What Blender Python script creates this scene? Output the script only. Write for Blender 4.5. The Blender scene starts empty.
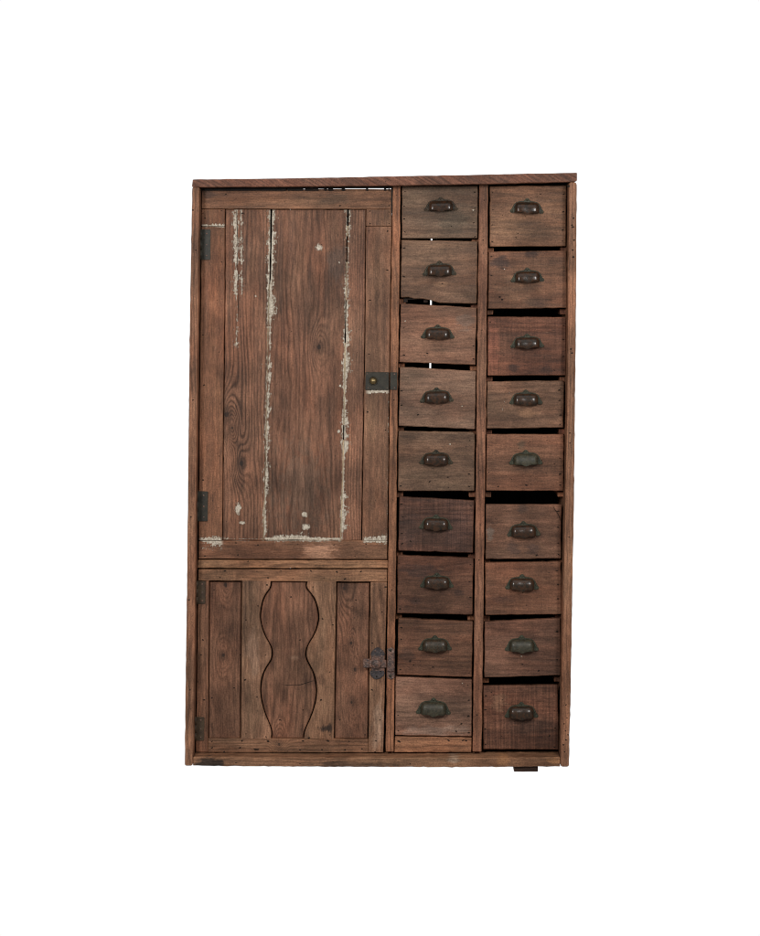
import bpy, bmesh, math, random
from mathutils import Vector, Matrix
from mathutils.geometry import tessellate_polygon
random.seed(11)
S = 0.00235          # metres per photo pixel on the front plane (Y = 0)
D = 5.0              # camera distance to the front plane
HX, HY = 380.0, 270.0
ZH = (772 - HY) * S  # camera height (the foot stands at z = 0)
sc = bpy.context.scene
col = sc.collection

def P(px, py, Y=0.0):
    k = S * (D + Y) / D
    return ((px - HX) * k, (HY - py) * k + ZH)

def lin(c):
    return tuple(((v/255.)/12.92 if v <= 10 else (((v/255.)+0.055)/1.055)**2.4) for v in c)

# ------------------------------------------------------------------ node helper
class G:
    def __init__(s, name):
        s.m = bpy.data.materials.new(name); s.m.use_nodes = True
        s.t = s.m.node_tree; s.t.nodes.clear()
    def n(s, typ, **kw):
        nd = s.t.nodes.new(typ)
        for k, v in kw.items(): setattr(nd, k, v)
        return nd
    def put(s, sock, v):
        if isinstance(v, bpy.types.NodeSocket): s.t.links.new(v, sock)
        elif v is not None:
            if isinstance(v, (tuple, list)) and len(v) == 3 and sock.type == 'RGBA': v = (*v, 1)
            sock.default_value = v
    def m_(s, op, a, b=None, c=None, clamp=False):
        nd = s.n('ShaderNodeMath', operation=op, use_clamp=clamp)
        s.put(nd.inputs[0], a)
        if b is not None: s.put(nd.inputs[1], b)
        if c is not None: s.put(nd.inputs[2], c)
        return nd.outputs[0]
    def vm(s, op, a, b=None):
        nd = s.n('ShaderNodeVectorMath', operation=op)
        s.put(nd.inputs[0], a)
        if b is not None: s.put(nd.inputs[1], b)
        return nd.outputs[0]
    def ss(s, v, lo, hi, a=0., b=1.):
        nd = s.n('ShaderNodeMapRange', interpolation_type='SMOOTHSTEP')
        s.put(nd.inputs['Value'], v); s.put(nd.inputs['From Min'], lo); s.put(nd.inputs['From Max'], hi)
        s.put(nd.inputs['To Min'], a); s.put(nd.inputs['To Max'], b)
        return nd.outputs[0]
    def noise(s, vec, scale=1., detail=2., rough=.55, color=False):
        nd = s.n('ShaderNodeTexNoise')
        s.put(nd.inputs['Vector'], vec); nd.inputs['Scale'].default_value = scale
        nd.inputs['Detail'].default_value = detail; nd.inputs['Roughness'].default_value = rough
        return nd.outputs[1] if color else nd.outputs[0]
    def mix(s, f, a, b, mode='MIX'):
        nd = s.n('ShaderNodeMix', data_type='RGBA', blend_type=mode)
        s.put(nd.inputs[0], f); s.put(nd.inputs[6], a); s.put(nd.inputs[7], b)
        return nd.outputs[2]
    def attr(s, name):
        return s.n('ShaderNodeAttribute', attribute_name=name)
    def sep(s, v):
        nd = s.n('ShaderNodeSeparateXYZ'); s.put(nd.inputs[0], v); return nd.outputs
    def grey(s, v):
        nd = s.n('ShaderNodeCombineXYZ')
        for i in range(3): s.put(nd.inputs[i], v)
        return nd.outputs[0]

def wood(name, knots=(), paints=(), blobs=(), stains=(), ringK=95., ringA=9., ring_amt=.5, grain_amt=1.):
    """old stained pine. knots: (x, z, size); paints: (x0,z0,x1,z1,halfwidth,density) flaking distemper;
    blobs: (x,z,rx,rz) paint spots; stains: (x0,z0,x1,z1,(rgb),amount) patches of other colour."""
    g = G(name)
    W = g.attr('wood').outputs['Vector']; C = g.attr('cab').outputs['Vector']
    T = g.attr('tint'); tint = T.outputs['Color']; saw = T.outputs['Alpha']
    cx, cy, cz = g.sep(C)
    wx, wy, wz = g.sep(W)
    # growth rings
    warp = g.noise(g.vm('MULTIPLY', W, (1.6, 11., 11.)), 1., 3., .5)
    f = g.m_('MULTIPLY_ADD', warp, ringA, g.m_('MULTIPLY', wy, ringK))
    knotd = 0.
    for (kx, kz, ks) in knots:
        dx = g.m_('SUBTRACT', cx, kx); dz = g.m_('SUBTRACT', cz, kz)
        wob = g.noise(C, 60., 2.)
        r2 = g.m_('ADD', g.m_('POWER', g.m_('DIVIDE', g.m_('ABSOLUTE', dx), ks*1.5), 2.), g.m_('POWER', g.m_('DIVIDE', g.m_('ABSOLUTE', dz), ks*4.2), 2.))
        e = g.m_('EXPONENT', g.m_('MULTIPLY', r2, -1.))
        f = g.m_('MULTIPLY_ADD', e, 5.2, f)
        q2 = g.m_('SQRT', g.m_('ADD', g.m_('MULTIPLY', dx, dx), g.m_('MULTIPLY', g.m_('MULTIPLY', dz, dz), .6)))
        core = g.ss(g.m_('MULTIPLY_ADD', g.m_('SUBTRACT', wob, .5), ks*.9, q2), ks*.22, ks*.55, 1., 0.)
        halo = g.ss(q2, ks*.4, ks*1.6, .45, 0.)
        knotd = g.m_('MAXIMUM', knotd, g.m_('MAXIMUM', core, halo))
    ring = g.m_('POWER', g.m_('MULTIPLY_ADD', g.m_('SINE', g.m_('MULTIPLY', f, 6.2832)), .5, .5), 1.8)
    ringmask = g.ss(g.noise(g.vm('MULTIPLY', W, (2., 14., 14.)), 1., 2.), .35, .65, .35, 1.)
    ring = g.m_('MULTIPLY', ring, ringmask)
    # fibres
    fib = g.noise(g.vm('MULTIPLY', W, (38., 360., 360.)), 1., 4., .7)
    streak = g.noise(g.vm('MULTIPLY', W, (7., 80., 80.)), 1., 5., .65)
    blot = g.noise(g.vm('ADD', C, (3.1, 7.7, 1.3)), 9., 5., .6)
    blot2 = g.noise(g.vm('MULTIPLY', W, (9., 26., 26.)), 1., 4., .6)
    fine = g.noise(C, 330., 4., .75)
    sawn = g.noise(g.vm('MULTIPLY', W, (260., 9., 9.)), 1., 3., .6)
    # brightness factor
    v = g.m_('MULTIPLY_ADD', ring, -ring_amt, 1.+ring_amt*.35)
    v = g.m_('MULTIPLY', v, g.ss(fib, .25, .75, 1.-.30*grain_amt, 1.+.32*grain_amt))
    v = g.m_('MULTIPLY', v, g.ss(streak, .25, .75, .82, 1.2))
    v = g.m_('MULTIPLY', v, g.ss(blot, .25, .72, .70, 1.30))
    v = g.m_('MULTIPLY', v, g.ss(blot2, .3, .7, .84, 1.16))
    v = g.m_('MULTIPLY', v, g.ss(fine, .25, .75, .72, 1.30))
    sw = g.m_('MULTIPLY', g.m_('SUBTRACT', sawn, .5), g.m_('MULTIPLY', g.m_('SUBTRACT', saw, .15), 2.6))
    v = g.m_('MULTIPLY', v, g.m_('ADD', 1., sw))
    v = g.m_('POWER', v, 1.2)
    base = g.mix(1., tint, g.grey(v), 'MULTIPLY')
    # hue drift: redder / greyer patches
    hue = g.noise(g.vm('MULTIPLY', W, (5., 16., 16.)), 1., 3.)
    base = g.mix(g.ss(hue, .45, .7, 0., .7), base, g.mix(1., base, (1.1, .96, .9), 'MULTIPLY'))
    base = g.mix(g.ss(hue, .5, .3, 0., .7), base, g.mix(1., base, (.92, 1.0, 1.0), 'MULTIPLY'))
    # dark grime patches of irregular outline, with crisp dark flecks
    gr = g.noise(g.vm('MULTIPLY', g.vm('ADD', W, (5.5, 1.2, 0.)), (16., 40., 40.)), 1., 6., .68)
    base = g.mix(g.ss(gr, .60, .72, 0., .55), base, g.mix(1., base, (.42, .42, .45), 'MULTIPLY'))
    fl = g.noise(g.vm('MULTIPLY', W, (150., 330., 330.)), 1., 2., .5)
    base = g.mix(g.ss(fl, .69, .74, 0., .75), base, (.016, .012, .010))
    # pale scuffs where the stain has worn off
    sc1 = g.noise(g.vm('MULTIPLY', g.vm('ADD', W, (1.7, 9.2, 3.)), (28., 190., 190.)), 1., 4., .62)
    scm = g.ss(g.noise(C, 17., 3.), .46, .66, .12, 1.)
    base = g.mix(g.m_('MULTIPLY', g.ss(sc1, .60, .74, 0., .75), scm), base, g.mix(.5, (.34, .21, .135), g.mix(1., tint, (2.1, 2., 1.9), 'MULTIPLY')))
    # worn arrises
    bv = g.n('ShaderNodeBevel', samples=4); bv.inputs['Radius'].default_value = .0030
    geo = g.n('ShaderNodeNewGeometry')
    dt = g.n('ShaderNodeVectorMath', operation='DOT_PRODUCT')
    g.put(dt.inputs[0], bv.outputs[0]); g.put(dt.inputs[1], geo.outputs['Normal'])
    ew = g.ss(dt.outputs['Value'], .99, .80, 0., 1.)
    ew = g.m_('MULTIPLY', ew, g.ss(g.noise(C, 75., 4.), .36, .60, .12, .9))
    base = g.mix(ew, base, g.mix(1., tint, (2.3, 2.15, 2.0), 'MULTIPLY'))
    base = g.mix(g.m_('MULTIPLY', knotd, .85), base, (.017, .013, .011)) if knots else base
    # stains / bare patches
    edgeN = g.m_('SUBTRACT', g.noise(g.vm('MULTIPLY', W, (22., 60., 60.)), 1., 6., .72), .5)
    for (x0, z0, x1, z1, rgb, amt) in stains:
        hx, hz = abs(x1-x0)/2, abs(z1-z0)/2
        ax = g.m_('DIVIDE', g.m_('ABSOLUTE', g.m_('SUBTRACT', cx, (x0+x1)/2)), hx)
        az = g.m_('DIVIDE', g.m_('ABSOLUTE', g.m_('SUBTRACT', cz, (z0+z1)/2)), hz)
        q = g.m_('ADD', g.m_('SQRT', g.m_('ADD', g.m_('POWER', ax, 2.), g.m_('POWER', az, 2.))), g.m_('MULTIPLY', edgeN, 3.4))
        mk = g.m_('MULTIPLY', g.ss(q, 1.15, .45), amt)
        base = g.mix(mk, base, g.mix(1., (*[q*1.2 for q in lin(rgb)], 1), g.grey(v), 'MULTIPLY'))
    pm = 0.
    pn = g.noise(g.vm('MULTIPLY', C, (1., 1., .42)), 260., 5., .8)
    pn2 = g.noise(g.vm('MULTIPLY', C, (.25, .25, 1.)), 38., 4., .65)
    for (x0, z0, x1, z1, hw, den) in paints:
        horiz = abs(x1-x0) > abs(z1-z0)
        a, b = (cx, cz) if horiz else (cz, cx)
        a0, b0, a1, b1 = (x0, z0, x1, z1) if horiz else (z0, x0, z1, x1)
        if a0 > a1: a0, b0, a1, b1 = a1, b1, a0, b0
        kx = (b1-b0)/(a1-a0)
        line = g.m_('MULTIPLY_ADD', a, kx, b0-kx*a0)
        d = g.m_('ABSOLUTE', g.m_('SUBTRACT', b, line))
        wv = g.m_('MULTIPLY', g.ss(pn2, .36, .66, .10, 1.22), hw)
        m = g.m_('ADD', g.m_('SUBTRACT', 1., g.m_('DIVIDE', d, wv)), g.m_('MULTIPLY', g.m_('SUBTRACT', pn, 1.0-.5*den), 7.0))
        m = g.ss(m, 0., .45)
        lim = g.m_('MULTIPLY', g.ss(a, a0-.004, a0+.006), g.ss(a, a1+.004, a1-.006))
        pm = g.m_('MAXIMUM', pm, g.m_('MULTIPLY', m, lim))
    for (x, z, rx, rz) in blobs:
        dx = g.m_('DIVIDE', g.m_('SUBTRACT', cx, x), rx); dz = g.m_('DIVIDE', g.m_('SUBTRACT', cz, z), rz)
        q = g.m_('SQRT', g.m_('ADD', g.m_('MULTIPLY', dx, dx), g.m_('MULTIPLY', dz, dz)))
        q = g.m_('ADD', q, g.m_('MULTIPLY', g.m_('SUBTRACT', pn, .47), 3.2))
        pm = g.m_('MAXIMUM', pm, g.ss(q, 1.05, .8))
    # height for bump
    h = g.m_('ADD', g.m_('MULTIPLY', fib, .5), g.m_('MULTIPLY', ring, -.25))
    h = g.m_('ADD', h, g.m_('MULTIPLY', fine, .35))
    h = g.m_('ADD', h, g.m_('MULTIPLY', sw, .8))
    if paints or blobs:
        pc = g.mix(g.ss(g.noise(C, 260., 3.), .35, .65), (.46, .39, .30), (.74, .66, .54))
        base = g.mix(g.m_('MULTIPLY', pm, .93), base, pc)
        h = g.m_('ADD', h, g.m_('MULTIPLY', pm, .9))
    bp = g.n('ShaderNodeBump'); bp.inputs['Strength'].default_value = .7; bp.inputs['Distance'].default_value = .0012
    g.put(bp.inputs['Height'], h)
    bs = g.n('ShaderNodeBsdfPrincipled')
    g.put(bs.inputs['Base Color'], base); g.put(bs.inputs['Roughness'], g.ss(streak, .2, .8, .5, .72))
    bs.inputs['Specular IOR Level'].default_value = .28
    g.put(bs.inputs['Normal'], bp.outputs[0])
    out = g.n('ShaderNodeOutputMaterial'); g.t.links.new(bs.outputs[0], out.inputs[0])
    return g.m

def metal(name, c1, c2, c3, rough=.33, green=.5, spec=.6, bump=.3, scale=120., objtint=False, metallic=0.):
    g = G(name)
    tc = g.n('ShaderNodeTexCoord').outputs['Object']
    oi = g.n('ShaderNodeObjectInfo')
    v = g.vm('ADD', tc, g.grey(g.m_('MULTIPLY', oi.outputs['Random'], 9.)))
    n1 = g.noise(v, scale, 4., .65); n2 = g.noise(v, scale*3.2, 4., .7)
    b = g.mix(g.ss(n1, .35, .65), lin(c1)+(1,), lin(c2)+(1,))
    gm = g.ss(n2, .62-.3*green, .85-.25*green)
    if objtint:   # patina amount stored as the object's colour (red channel)
        am = g.sep(oi.outputs['Color'])[0]
        ed = g.attr('edge').outputs['Fac']
        c3 = tuple(c3)
        gm = g.m_('MULTIPLY', g.ss(g.m_('ADD', g.m_('MULTIPLY', n2, .55), g.m_('MULTIPLY', g.m_('ADD', g.m_('MULTIPLY', am, g.m_('MULTIPLY_ADD', ed, .27, .58)), g.m_('MULTIPLY', ed, .42)), .6)), .42, .72), .92)
    b = g.mix(gm, b, g.mix(g.ss(n1, .35, .65), lin(c3)+(1,), tuple(q*.5 for q in lin(c3))+(1,)))
    bp = g.n('ShaderNodeBump'); bp.inputs['Strength'].default_value = bump; bp.inputs['Distance'].default_value = .0008
    g.put(bp.inputs['Height'], n2)
    bs = g.n('ShaderNodeBsdfPrincipled'); g.put(bs.inputs['Base Color'], b)
    g.put(bs.inputs['Roughness'], g.m_('ADD', rough, g.m_('MULTIPLY', gm, .38)))
    bs.inputs['Specular IOR Level'].default_value = spec; bs.inputs['Metallic'].default_value = metallic
    g.put(bs.inputs['Normal'], bp.outputs[0])
    out = g.n('ShaderNodeOutputMaterial'); g.t.links.new(bs.outputs[0], out.inputs[0])
    return g.m

def dark():
    g = G('iron_nail')
    bs = g.n('ShaderNodeBsdfPrincipled'); tc = g.n('ShaderNodeTexCoord').outputs['Object']
    g.put(bs.inputs['Base Color'], g.mix(g.noise(tc, 400., 2.), (.010, .008, .007, 1), (.035, .024, .018, 1)))
    bs.inputs['Roughness'].default_value = .8; bs.inputs['Specular IOR Level'].default_value = .15
    out = g.n('ShaderNodeOutputMaterial'); g.t.links.new(bs.outputs[0], out.inputs[0])
    return g.m

def kp(px, py, r, Y=.05):
    x, z = P(px, py, Y); return (x, z, r*S)
def pp(x0, y0, x1, y1, hw, den, Y=.05):
    a = P(x0, y0, Y); b = P(x1, y1, Y); return (a[0], a[1], b[0], b[1], hw*S, den)
def bb(px, py, rx, ry, Y=.05):
    a = P(px, py, Y); return (a[0], a[1], rx*S, ry*S)
def st(x0, y0, x1, y1, rgb, amt, Y=.045):
    a = P(x0, y0, Y); b = P(x1, y1, Y); return (a[0], a[1], b[0], b[1], rgb, amt)

M = {}
M['wood'] = wood('aged_pine')
M['panelA'] = wood('aged_pine_knotty', ringK=110., ringA=7., ring_amt=.8,
    knots=[kp(227, 415, 7), kp(241, 464, 5.5), kp(232, 428, 4)],
    paints=[pp(235.6, 209, 236, 300, 2.9, 1.0), pp(241, 209, 241.5, 300, 2.4, .85), pp(238, 305, 236, 347, 5.0, .80), pp(270.5, 209, 268, 300, 3.4, .95), pp(268, 300, 265.5, 450, 2.8, .85), pp(262, 360, 260, 372, 3, .6), pp(264.5, 450, 262.5, 540, 3.6, .72), pp(224, 539.0, 262, 539.3, 2.4, .85)],
    blobs=[bb(238, 509, 3.2, 6), bb(242, 523, 3, 1.6), bb(255.5, 296, 1.2, 1.2)])
M['panelB'] = wood('aged_pine_plank', ringK=75., ringA=10., ring_amt=.55,
    knots=[kp(319, 347, 5.0)],
    paints=[pp(272.8, 209, 269.6, 345, 3.9, 1.05), pp(270, 345, 264, 540, 2.8, .95), pp(347.3, 209, 345.5, 300, 3.4, .85), pp(341, 235, 341, 285, 3.5, .45), pp(345.5, 300, 342.5, 450, 2.6, .95), pp(342.8, 420, 340.6, 540, 2.0, .85), pp(264, 538.8, 341, 539.2, 2.6, 1.15), pp(317, 250, 317, 300, 1.2, .45)],
    blobs=[bb(319, 247, 3.9, 3.6), bb(304.5, 515, 3.2, 3.0), bb(305.5, 527, 4, 3.2), bb(338.5, 431.5, 1.8, 1.8), bb(340, 386, 1.2, 1.2), bb(339, 262, 1, 1.6)],
    stains=[st(326, 243, 350, 285, (70, 62, 56), .5), st(268, 440, 330, 540, (84, 68, 56), .55)])
M['panelC'] = wood('aged_pine_strip', ringK=150., ringA=6., ring_amt=.55,
    paints=[pp(349.5, 209, 347, 300, 3.2, .85), pp(347, 300, 344.4, 440, 3.4, 1.05), pp(344.4, 440, 342, 540, 3.4, 1.1)])
M['frame'] = wood('aged_pine_frame', ring_amt=.28, ringK=60., ringA=5.,
    paints=[pp(201, 225.6, 224.5, 225.9, 2.0, 1.1, .03), pp(199, 541.5, 222, 542, 3.8, 1.15, .03), pp(363, 541.5, 387, 541.5, 3.8, 1.1, .03), pp(366.5, 391.9, 389, 392.1, 1.8, 1.2, .03), pp(388.7, 395, 387.0, 520, .9, .75, .03), pp(232, 541.6, 341, 541.6, 1.6, .85, .03)],
    stains=[st(303, 541, 337, 560, (160, 120, 96), .6, .04), st(200, 189, 216, 200, (70, 52, 44), .7, .04), st(320, 192, 350, 206, (96, 76, 60), .5, .04)])
M['lower'] = wood('aged_pine_lower_door', ringK=70., ringA=10., ring_amt=.45,
    knots=[kp(223, 656, 4.2), kp(344, 588, 7), kp(351, 643.5, 3.2), kp(355, 670.5, 3.2), kp(351.5, 703, 4.5), kp(225, 585, 4.5), kp(279, 744, 4.2)],
    stains=[st(319, 724, 334, 733, (40, 32, 28), .9), st(300, 672, 326, 688, (70, 48, 37), .6), st(288, 655, 299, 662, (140, 112, 92), .4), st(372, 700, 384, 752, (140, 116, 98), .5), st(246, 630, 262, 680, (130, 104, 86), .5)])
M['bottom'] = wood('aged_pine_bottom', ring_amt=.35, ringK=80.,
    stains=[st(190, 758, 224, 770, (34, 30, 26), .9, 0.), st(497, 757, 512, 766, (150, 106, 72), .7, 0.), st(447, 757, 461, 764, (140, 120, 102), .6, 0.), st(545, 757, 562, 765, (150, 106, 72), .7, 0.), st(300, 762, 392, 768, (66, 50, 40), .6, 0.)])
dst = []
dst += [st(486, 318, 499.5, 375, (130, 80, 62), .55), st(508, 364, 519, 374, (50, 38, 34), .7), st(537, 364, 556, 373, (58, 42, 36), .6)]
dst += [st(489, 256, 512, 270, (56, 44, 40), .75), st(523, 250, 540, 258, (48, 36, 32), .7), st(522, 296, 552, 306, (66, 50, 42), .6), st(497, 272, 540, 305, (128, 96, 74), .45)]
dst += [st(398, 562, 445, 577, (52, 40, 36), .65), st(408, 597, 423, 606, (50, 36, 32), .6), st(453, 588, 464, 597, (50, 36, 32), .6), st(398, 650, 416, 662, (58, 44, 38), .55)]
dst += [st(486, 525, 494, 542, (110, 98, 88), .6), st(505, 541, 520, 556, (60, 46, 42), .6), st(526, 542, 540, 556, (60, 46, 42), .6), st(518, 502, 528, 514, (66, 54, 48), .5)]
dst += [st(518, 408, 536, 418, (140, 104, 78), .5), st(398, 725, 470, 736, (134, 116, 104), .4), st(486, 593, 515, 604, (58, 42, 36), .55), st(516, 438, 526, 449, (70, 60, 48), .6)]
dst += [st(439, 205, 470, 236, (80, 70, 58), .5), st(433, 280, 452, 288, (150, 114, 88), .5), st(456, 312, 475, 330, (84, 74, 66), .55), st(420, 683, 434, 694, (146, 108, 88), .5)]
dst += [st(490, 693, 508, 712, (118, 88, 68), .5), st(500, 717, 556, 735, (66, 48, 40), .5), st(400, 505, 420, 546, (66, 48, 42), .5), st(440, 498, 473, 550, (70, 50, 44), .45)]
M['drawer'] = wood('aged_pine_drawer', ringK=45., ringA=7., ring_amt=.3, grain_amt=.8, stains=dst,
    paints=[pp(504.5, 396, 502, 413, 2.6, .62), pp(509, 392, 512, 401, 2.0, .75), pp(500, 402, 499, 415, 1.4, .6), pp(418, 700, 415, 716, 2.0, .5), pp(448, 698, 459, 704, 1.2, .6), pp(424, 205, 430, 198, 1.0, .6), pp(455, 200, 459, 210, 1.6, .5), pp(419, 462, 420, 468, 1.2, .6), pp(419, 398, 421, 404, 1.2, .6)],
    blobs=[bb(473, 210, 1, .9), bb(450, 444, .8, .8), bb(504.4, 269, .7, .7), bb(462, 406, .8, .8), bb(405, 321, .8, .8), bb(521.5, 656, .7, .7), bb(462.5, 683, .7, .8)])
M['nail'] = dark()
M['bronze'] = metal('aged_bronze', (70, 46, 31), (43, 35, 28), (74, 76, 60), rough=.2, spec=.38, bump=.12, objtint=True)
M['steel'] = metal('blackened_hinge', (56, 52, 42), (40, 38, 31), (86, 66, 50), rough=.5, green=.2, spec=.4, bump=.25, scale=70.)
M['hinge'] = metal('rusty_hinge', (84, 68, 50), (66, 52, 40), (100, 78, 58), rough=.55, green=.3, spec=.35, bump=.4, scale=90.)
M['plate'] = metal('corroded_plate', (74, 68, 70), (52, 46, 46), (140, 118, 106), rough=.5, green=.3, spec=.4, bump=.6, scale=110.)
M['rust'] = metal('rusty_iron', (128, 94, 80), (72, 62, 60), (205, 180, 165), rough=.5, green=.36, spec=.4, bump=.9, scale=95.)
M['brass'] = metal('worn_brass', (150, 128, 84), (96, 80, 54), (190, 170, 130), rough=.28, green=.3, spec=.7, bump=.2, scale=150., metallic=.6)

# ------------------------------------------------------------------ mesh builder
TG = (1.15, 1.065, .965)
class MB:
    """collects boards and metal bits into one mesh with wood / cab / tint attributes"""
    def __init__(s): s.v = []; s.f = []; s.w = []; s.t = []; s.mi = []; s.sm = []; s.e = []
    def add(s, verts, faces, wfun, tint, saw=0., mi=0, smooth=False, edge=0.):
        o = len(s.v); s.v += [tuple(v) for v in verts]
        for f in faces:
            s.f.append([o+i for i in f]); s.w.append([wfun(verts[i]) for i in f])
            s.t.append((*[q*k for q, k in zip(lin(tint), TG)], .15+saw)); s.mi.append(mi); s.sm.append(smooth); s.e.append(edge)
    def build(s, name, mats, parent, origin=None, label=None):
        me = bpy.data.meshes.new(name)
        ox, oy, oz = origin or (0, 0, 0)
        me.from_pydata([(x-ox, y-oy, z-oz) for x, y, z in s.v], [], s.f); 
        wa = me.attributes.new('wood', 'FLOAT_VECTOR', 'CORNER'); ca = me.attributes.new('cab', 'FLOAT_VECTOR', 'CORNER')
        ta = me.attributes.new('tint', 'FLOAT_COLOR', 'CORNER'); ea = me.attributes.new('edge', 'FLOAT', 'CORNER')
        wa, ca, ta, ea = (me.attributes[q] for q in ('wood', 'cab', 'tint', 'edge'))
        for fi, p in enumerate(me.polygons):
            p.material_index = s.mi[fi]; p.use_smooth = s.sm[fi]
            for k, li in enumerate(p.loop_indices):
                wa.data[li].vector = s.w[fi][k]; ca.data[li].vector = s.v[s.f[fi][k]]
                ta.data[li].color = s.t[fi]; ea.data[li].value = s.e[fi]
        for m in mats: me.materials.append(m)
        bm = bmesh.new(); bm.from_mesh(me); bmesh.ops.recalc_face_normals(bm, faces=bm.faces); bm.to_mesh(me); bm.free()
        o = bpy.data.objects.new(name, me); col.objects.link(o); o.location = (ox, oy, oz)
        if parent:
            o.parent = parent
            pw = Vector(parent.location)
            q = parent.parent
            while q: pw += Vector(q.location); q = q.parent
            o.location = Vector((ox, oy, oz)) - pw
        if label: o['label'] = label
        return o

def wf(grain):
    s0 = Vector((random.uniform(0, 60), random.uniform(0, 20), random.uniform(0, 20)))
    if grain == 'v': return lambda v: (v[2]+s0.x, v[0]+s0.y, v[1]+s0.z)
    if grain == 'h': return lambda v: (v[0]+s0.x, v[2]+s0.y, v[1]+s0.z)
    return lambda v: (v[1]+s0.x, v[0]+s0.y, v[2]+s0.z)      # 'd': end grain seen from front

def resample(pts, step, jit):
    out = []
    n = len(pts)
    for i in range(n):
        a, b = pts[i], pts[(i+1) % n]
        L = math.hypot(b[0]-a[0], b[1]-a[1]); k = max(1, int(L/step))
        nx, ny = (-(b[1]-a[1])/max(L, 1e-9), (b[0]-a[0])/max(L, 1e-9))
        for j in range(k):
            t = j/k; r = random.gauss(0, jit)*(0 if j == 0 else 1)
            out.append((a[0]+(b[0]-a[0])*t+nx*r, a[1]+(b[1]-a[1])*t+ny*r))
    return out

def rounded(pts, r):
    """cut the corners of a polygon a little"""
    out = []; n = len(pts)
    for i in range(n):
        p0, p, p1 = Vector(pts[i-1]), Vector(pts[i]), Vector(pts[(i+1) % n])
        d0 = (p0-p).normalized(); d1 = (p1-p).normalized()
        if d0.dot(d1) < -.8: out.append(tuple(p)); continue
        rr = r*random.uniform(.6, 1.5)
        rr = min(rr, (p0-p).length*.4, (p1-p).length*.4)
        out.append(tuple(p+d0*rr)); out.append(tuple(p+d0*rr*.3+d1*rr*.3)); out.append(tuple(p+d1*rr))
    return out

def plate(mb, pts, Y, th, grain='v', tint=(110, 80, 64), saw=0., bev=.0012, jit=.12, step=9., mi=0, corner=.5, tilt=(0, 0), wfn=None, raw=False):
    """board whose front outline is given in photo pixels and stands at depth Y; th is its real thickness"""
    if corner: pts = rounded(pts, corner)
    if jit: pts = resample(pts, step, jit)
    c2 = [P(x, y, Y) for x, y in pts]
    A = sum(c2[i][0]*c2[(i+1) % len(c2)][1]-c2[(i+1) % len(c2)][0]*c2[i][1] for i in range(len(c2)))
    if A < 0: c2.reverse()
    n = len(c2)
    mx = sum(p[0] for p in c2)/n; mz = sum(p[1] for p in c2)/n
    ins = []
    for i in range(n):
        a, b, c = Vector(c2[i-1]), Vector(c2[i]), Vector(c2[(i+1) % n])
        d1 = (b-a); d2 = (c-b)
        n1 = Vector((-d1.y, d1.x)); n2 = Vector((-d2.y, d2.x))
        if n1.length > 0: n1.normalize()
        if n2.length > 0: n2.normalize()
        m = n1+n2
        m = m/max(.35, m.length_squared/2) if m.length > 1e-6 else n1
        ins.append(tuple(b+m*bev))
    yy = lambda p: Y+tilt[0]*(p[0]-mx)+tilt[1]*(p[1]-mz)
    V = [(p[0], yy(p), p[1]) for p in ins]+[(p[0], yy(p)+bev, p[1]) for p in c2]+[(p[0], yy(p)+th, p[1]) for p in c2]
    F = []
    for tri in tessellate_polygon([[Vector((p[0], p[1], 0)) for p in ins]]):
        a, b, c = tri
        ar = (ins[b][0]-ins[a][0])*(ins[c][1]-ins[a][1])-(ins[c][0]-ins[a][0])*(ins[b][1]-ins[a][1])
        if ar < 0: b, c = c, b
        F.append([a, b, c]); F.append([2*n+a, 2*n+c, 2*n+b])
    for i in range(n):
        j = (i+1) % n
        F.append([i, n+i, n+j, j]); F.append([n+i, 2*n+i, 2*n+j, n+j])
    w = wfn or wf(grain)
    mb.add(V, F, w, tint, saw, mi)
    return w

def box(mb, x0, x1, y0, y1, z0, z1, grain='v', tint=(90, 66, 54), mi=0):
    V = [(x, y, z) for x in (x0, x1) for y in (y0, y1) for z in (z0, z1)]
    F = [[0, 1, 3, 2], [4, 6, 7, 5], [0, 4, 5, 1], [2, 3, 7, 6], [0, 2, 6, 4], [1, 5, 7, 3]]
    mb.add(V, F, wf(grain), tint, 0, mi)

def nail(mb, px, py, Y, r=.6, ax=1., mi=1):
    n = 9; x, z = P(px, py, Y); R = r*S*1.25
    ph = random.random()*3; rot = random.uniform(-.4, .4)
    V = [(x, Y-.0007, z)]
    for k, rr in ((0, .75), (1, 1.)):
        for i in range(n):
            a = i*2*math.pi/n; q = R*rr*(1+.18*math.sin(2*a+ph)+random.uniform(-.1, .1))
            dx, dz = q*math.cos(a)*ax, q*math.sin(a)
            V.append((x+dx*math.cos(rot)-dz*math.sin(rot), Y-(.0006 if k == 0 else -.0006), z+dx*math.sin(rot)+dz*math.cos(rot)))
    F = [[0, 1+i, 1+(i+1) % n] for i in range(n)]+[[1+i, 1+n+i, 1+n+(i+1) % n, 1+(i+1) % n] for i in range(n)]
    mb.add(V, F, lambda v: v, (20, 16, 14), 0, mi)

def crack(mb, pts, hw, Y, mi=1):
    V = []
    for i, (a, b) in enumerate(pts):
        h = hw*S*(.15 if i in (0, len(pts)-1) else random.uniform(.7, 1.2))
        x, z = P(a, b, Y)
        p, q = pts[max(0, i-1)], pts[min(len(pts)-1, i+1)]
        d = Vector((q[0]-p[0], -(q[1]-p[1]))).normalized()
        V += [(x-d.y*h, Y-.0004, z+d.x*h), (x+d.y*h, Y-.0004, z-d.x*h)]
    mb.add(V, [[2*i, 2*i+1, 2*i+3, 2*i+2] for i in range(len(pts)-1)], lambda v: v, (16, 12, 10), 0, mi)

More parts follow.
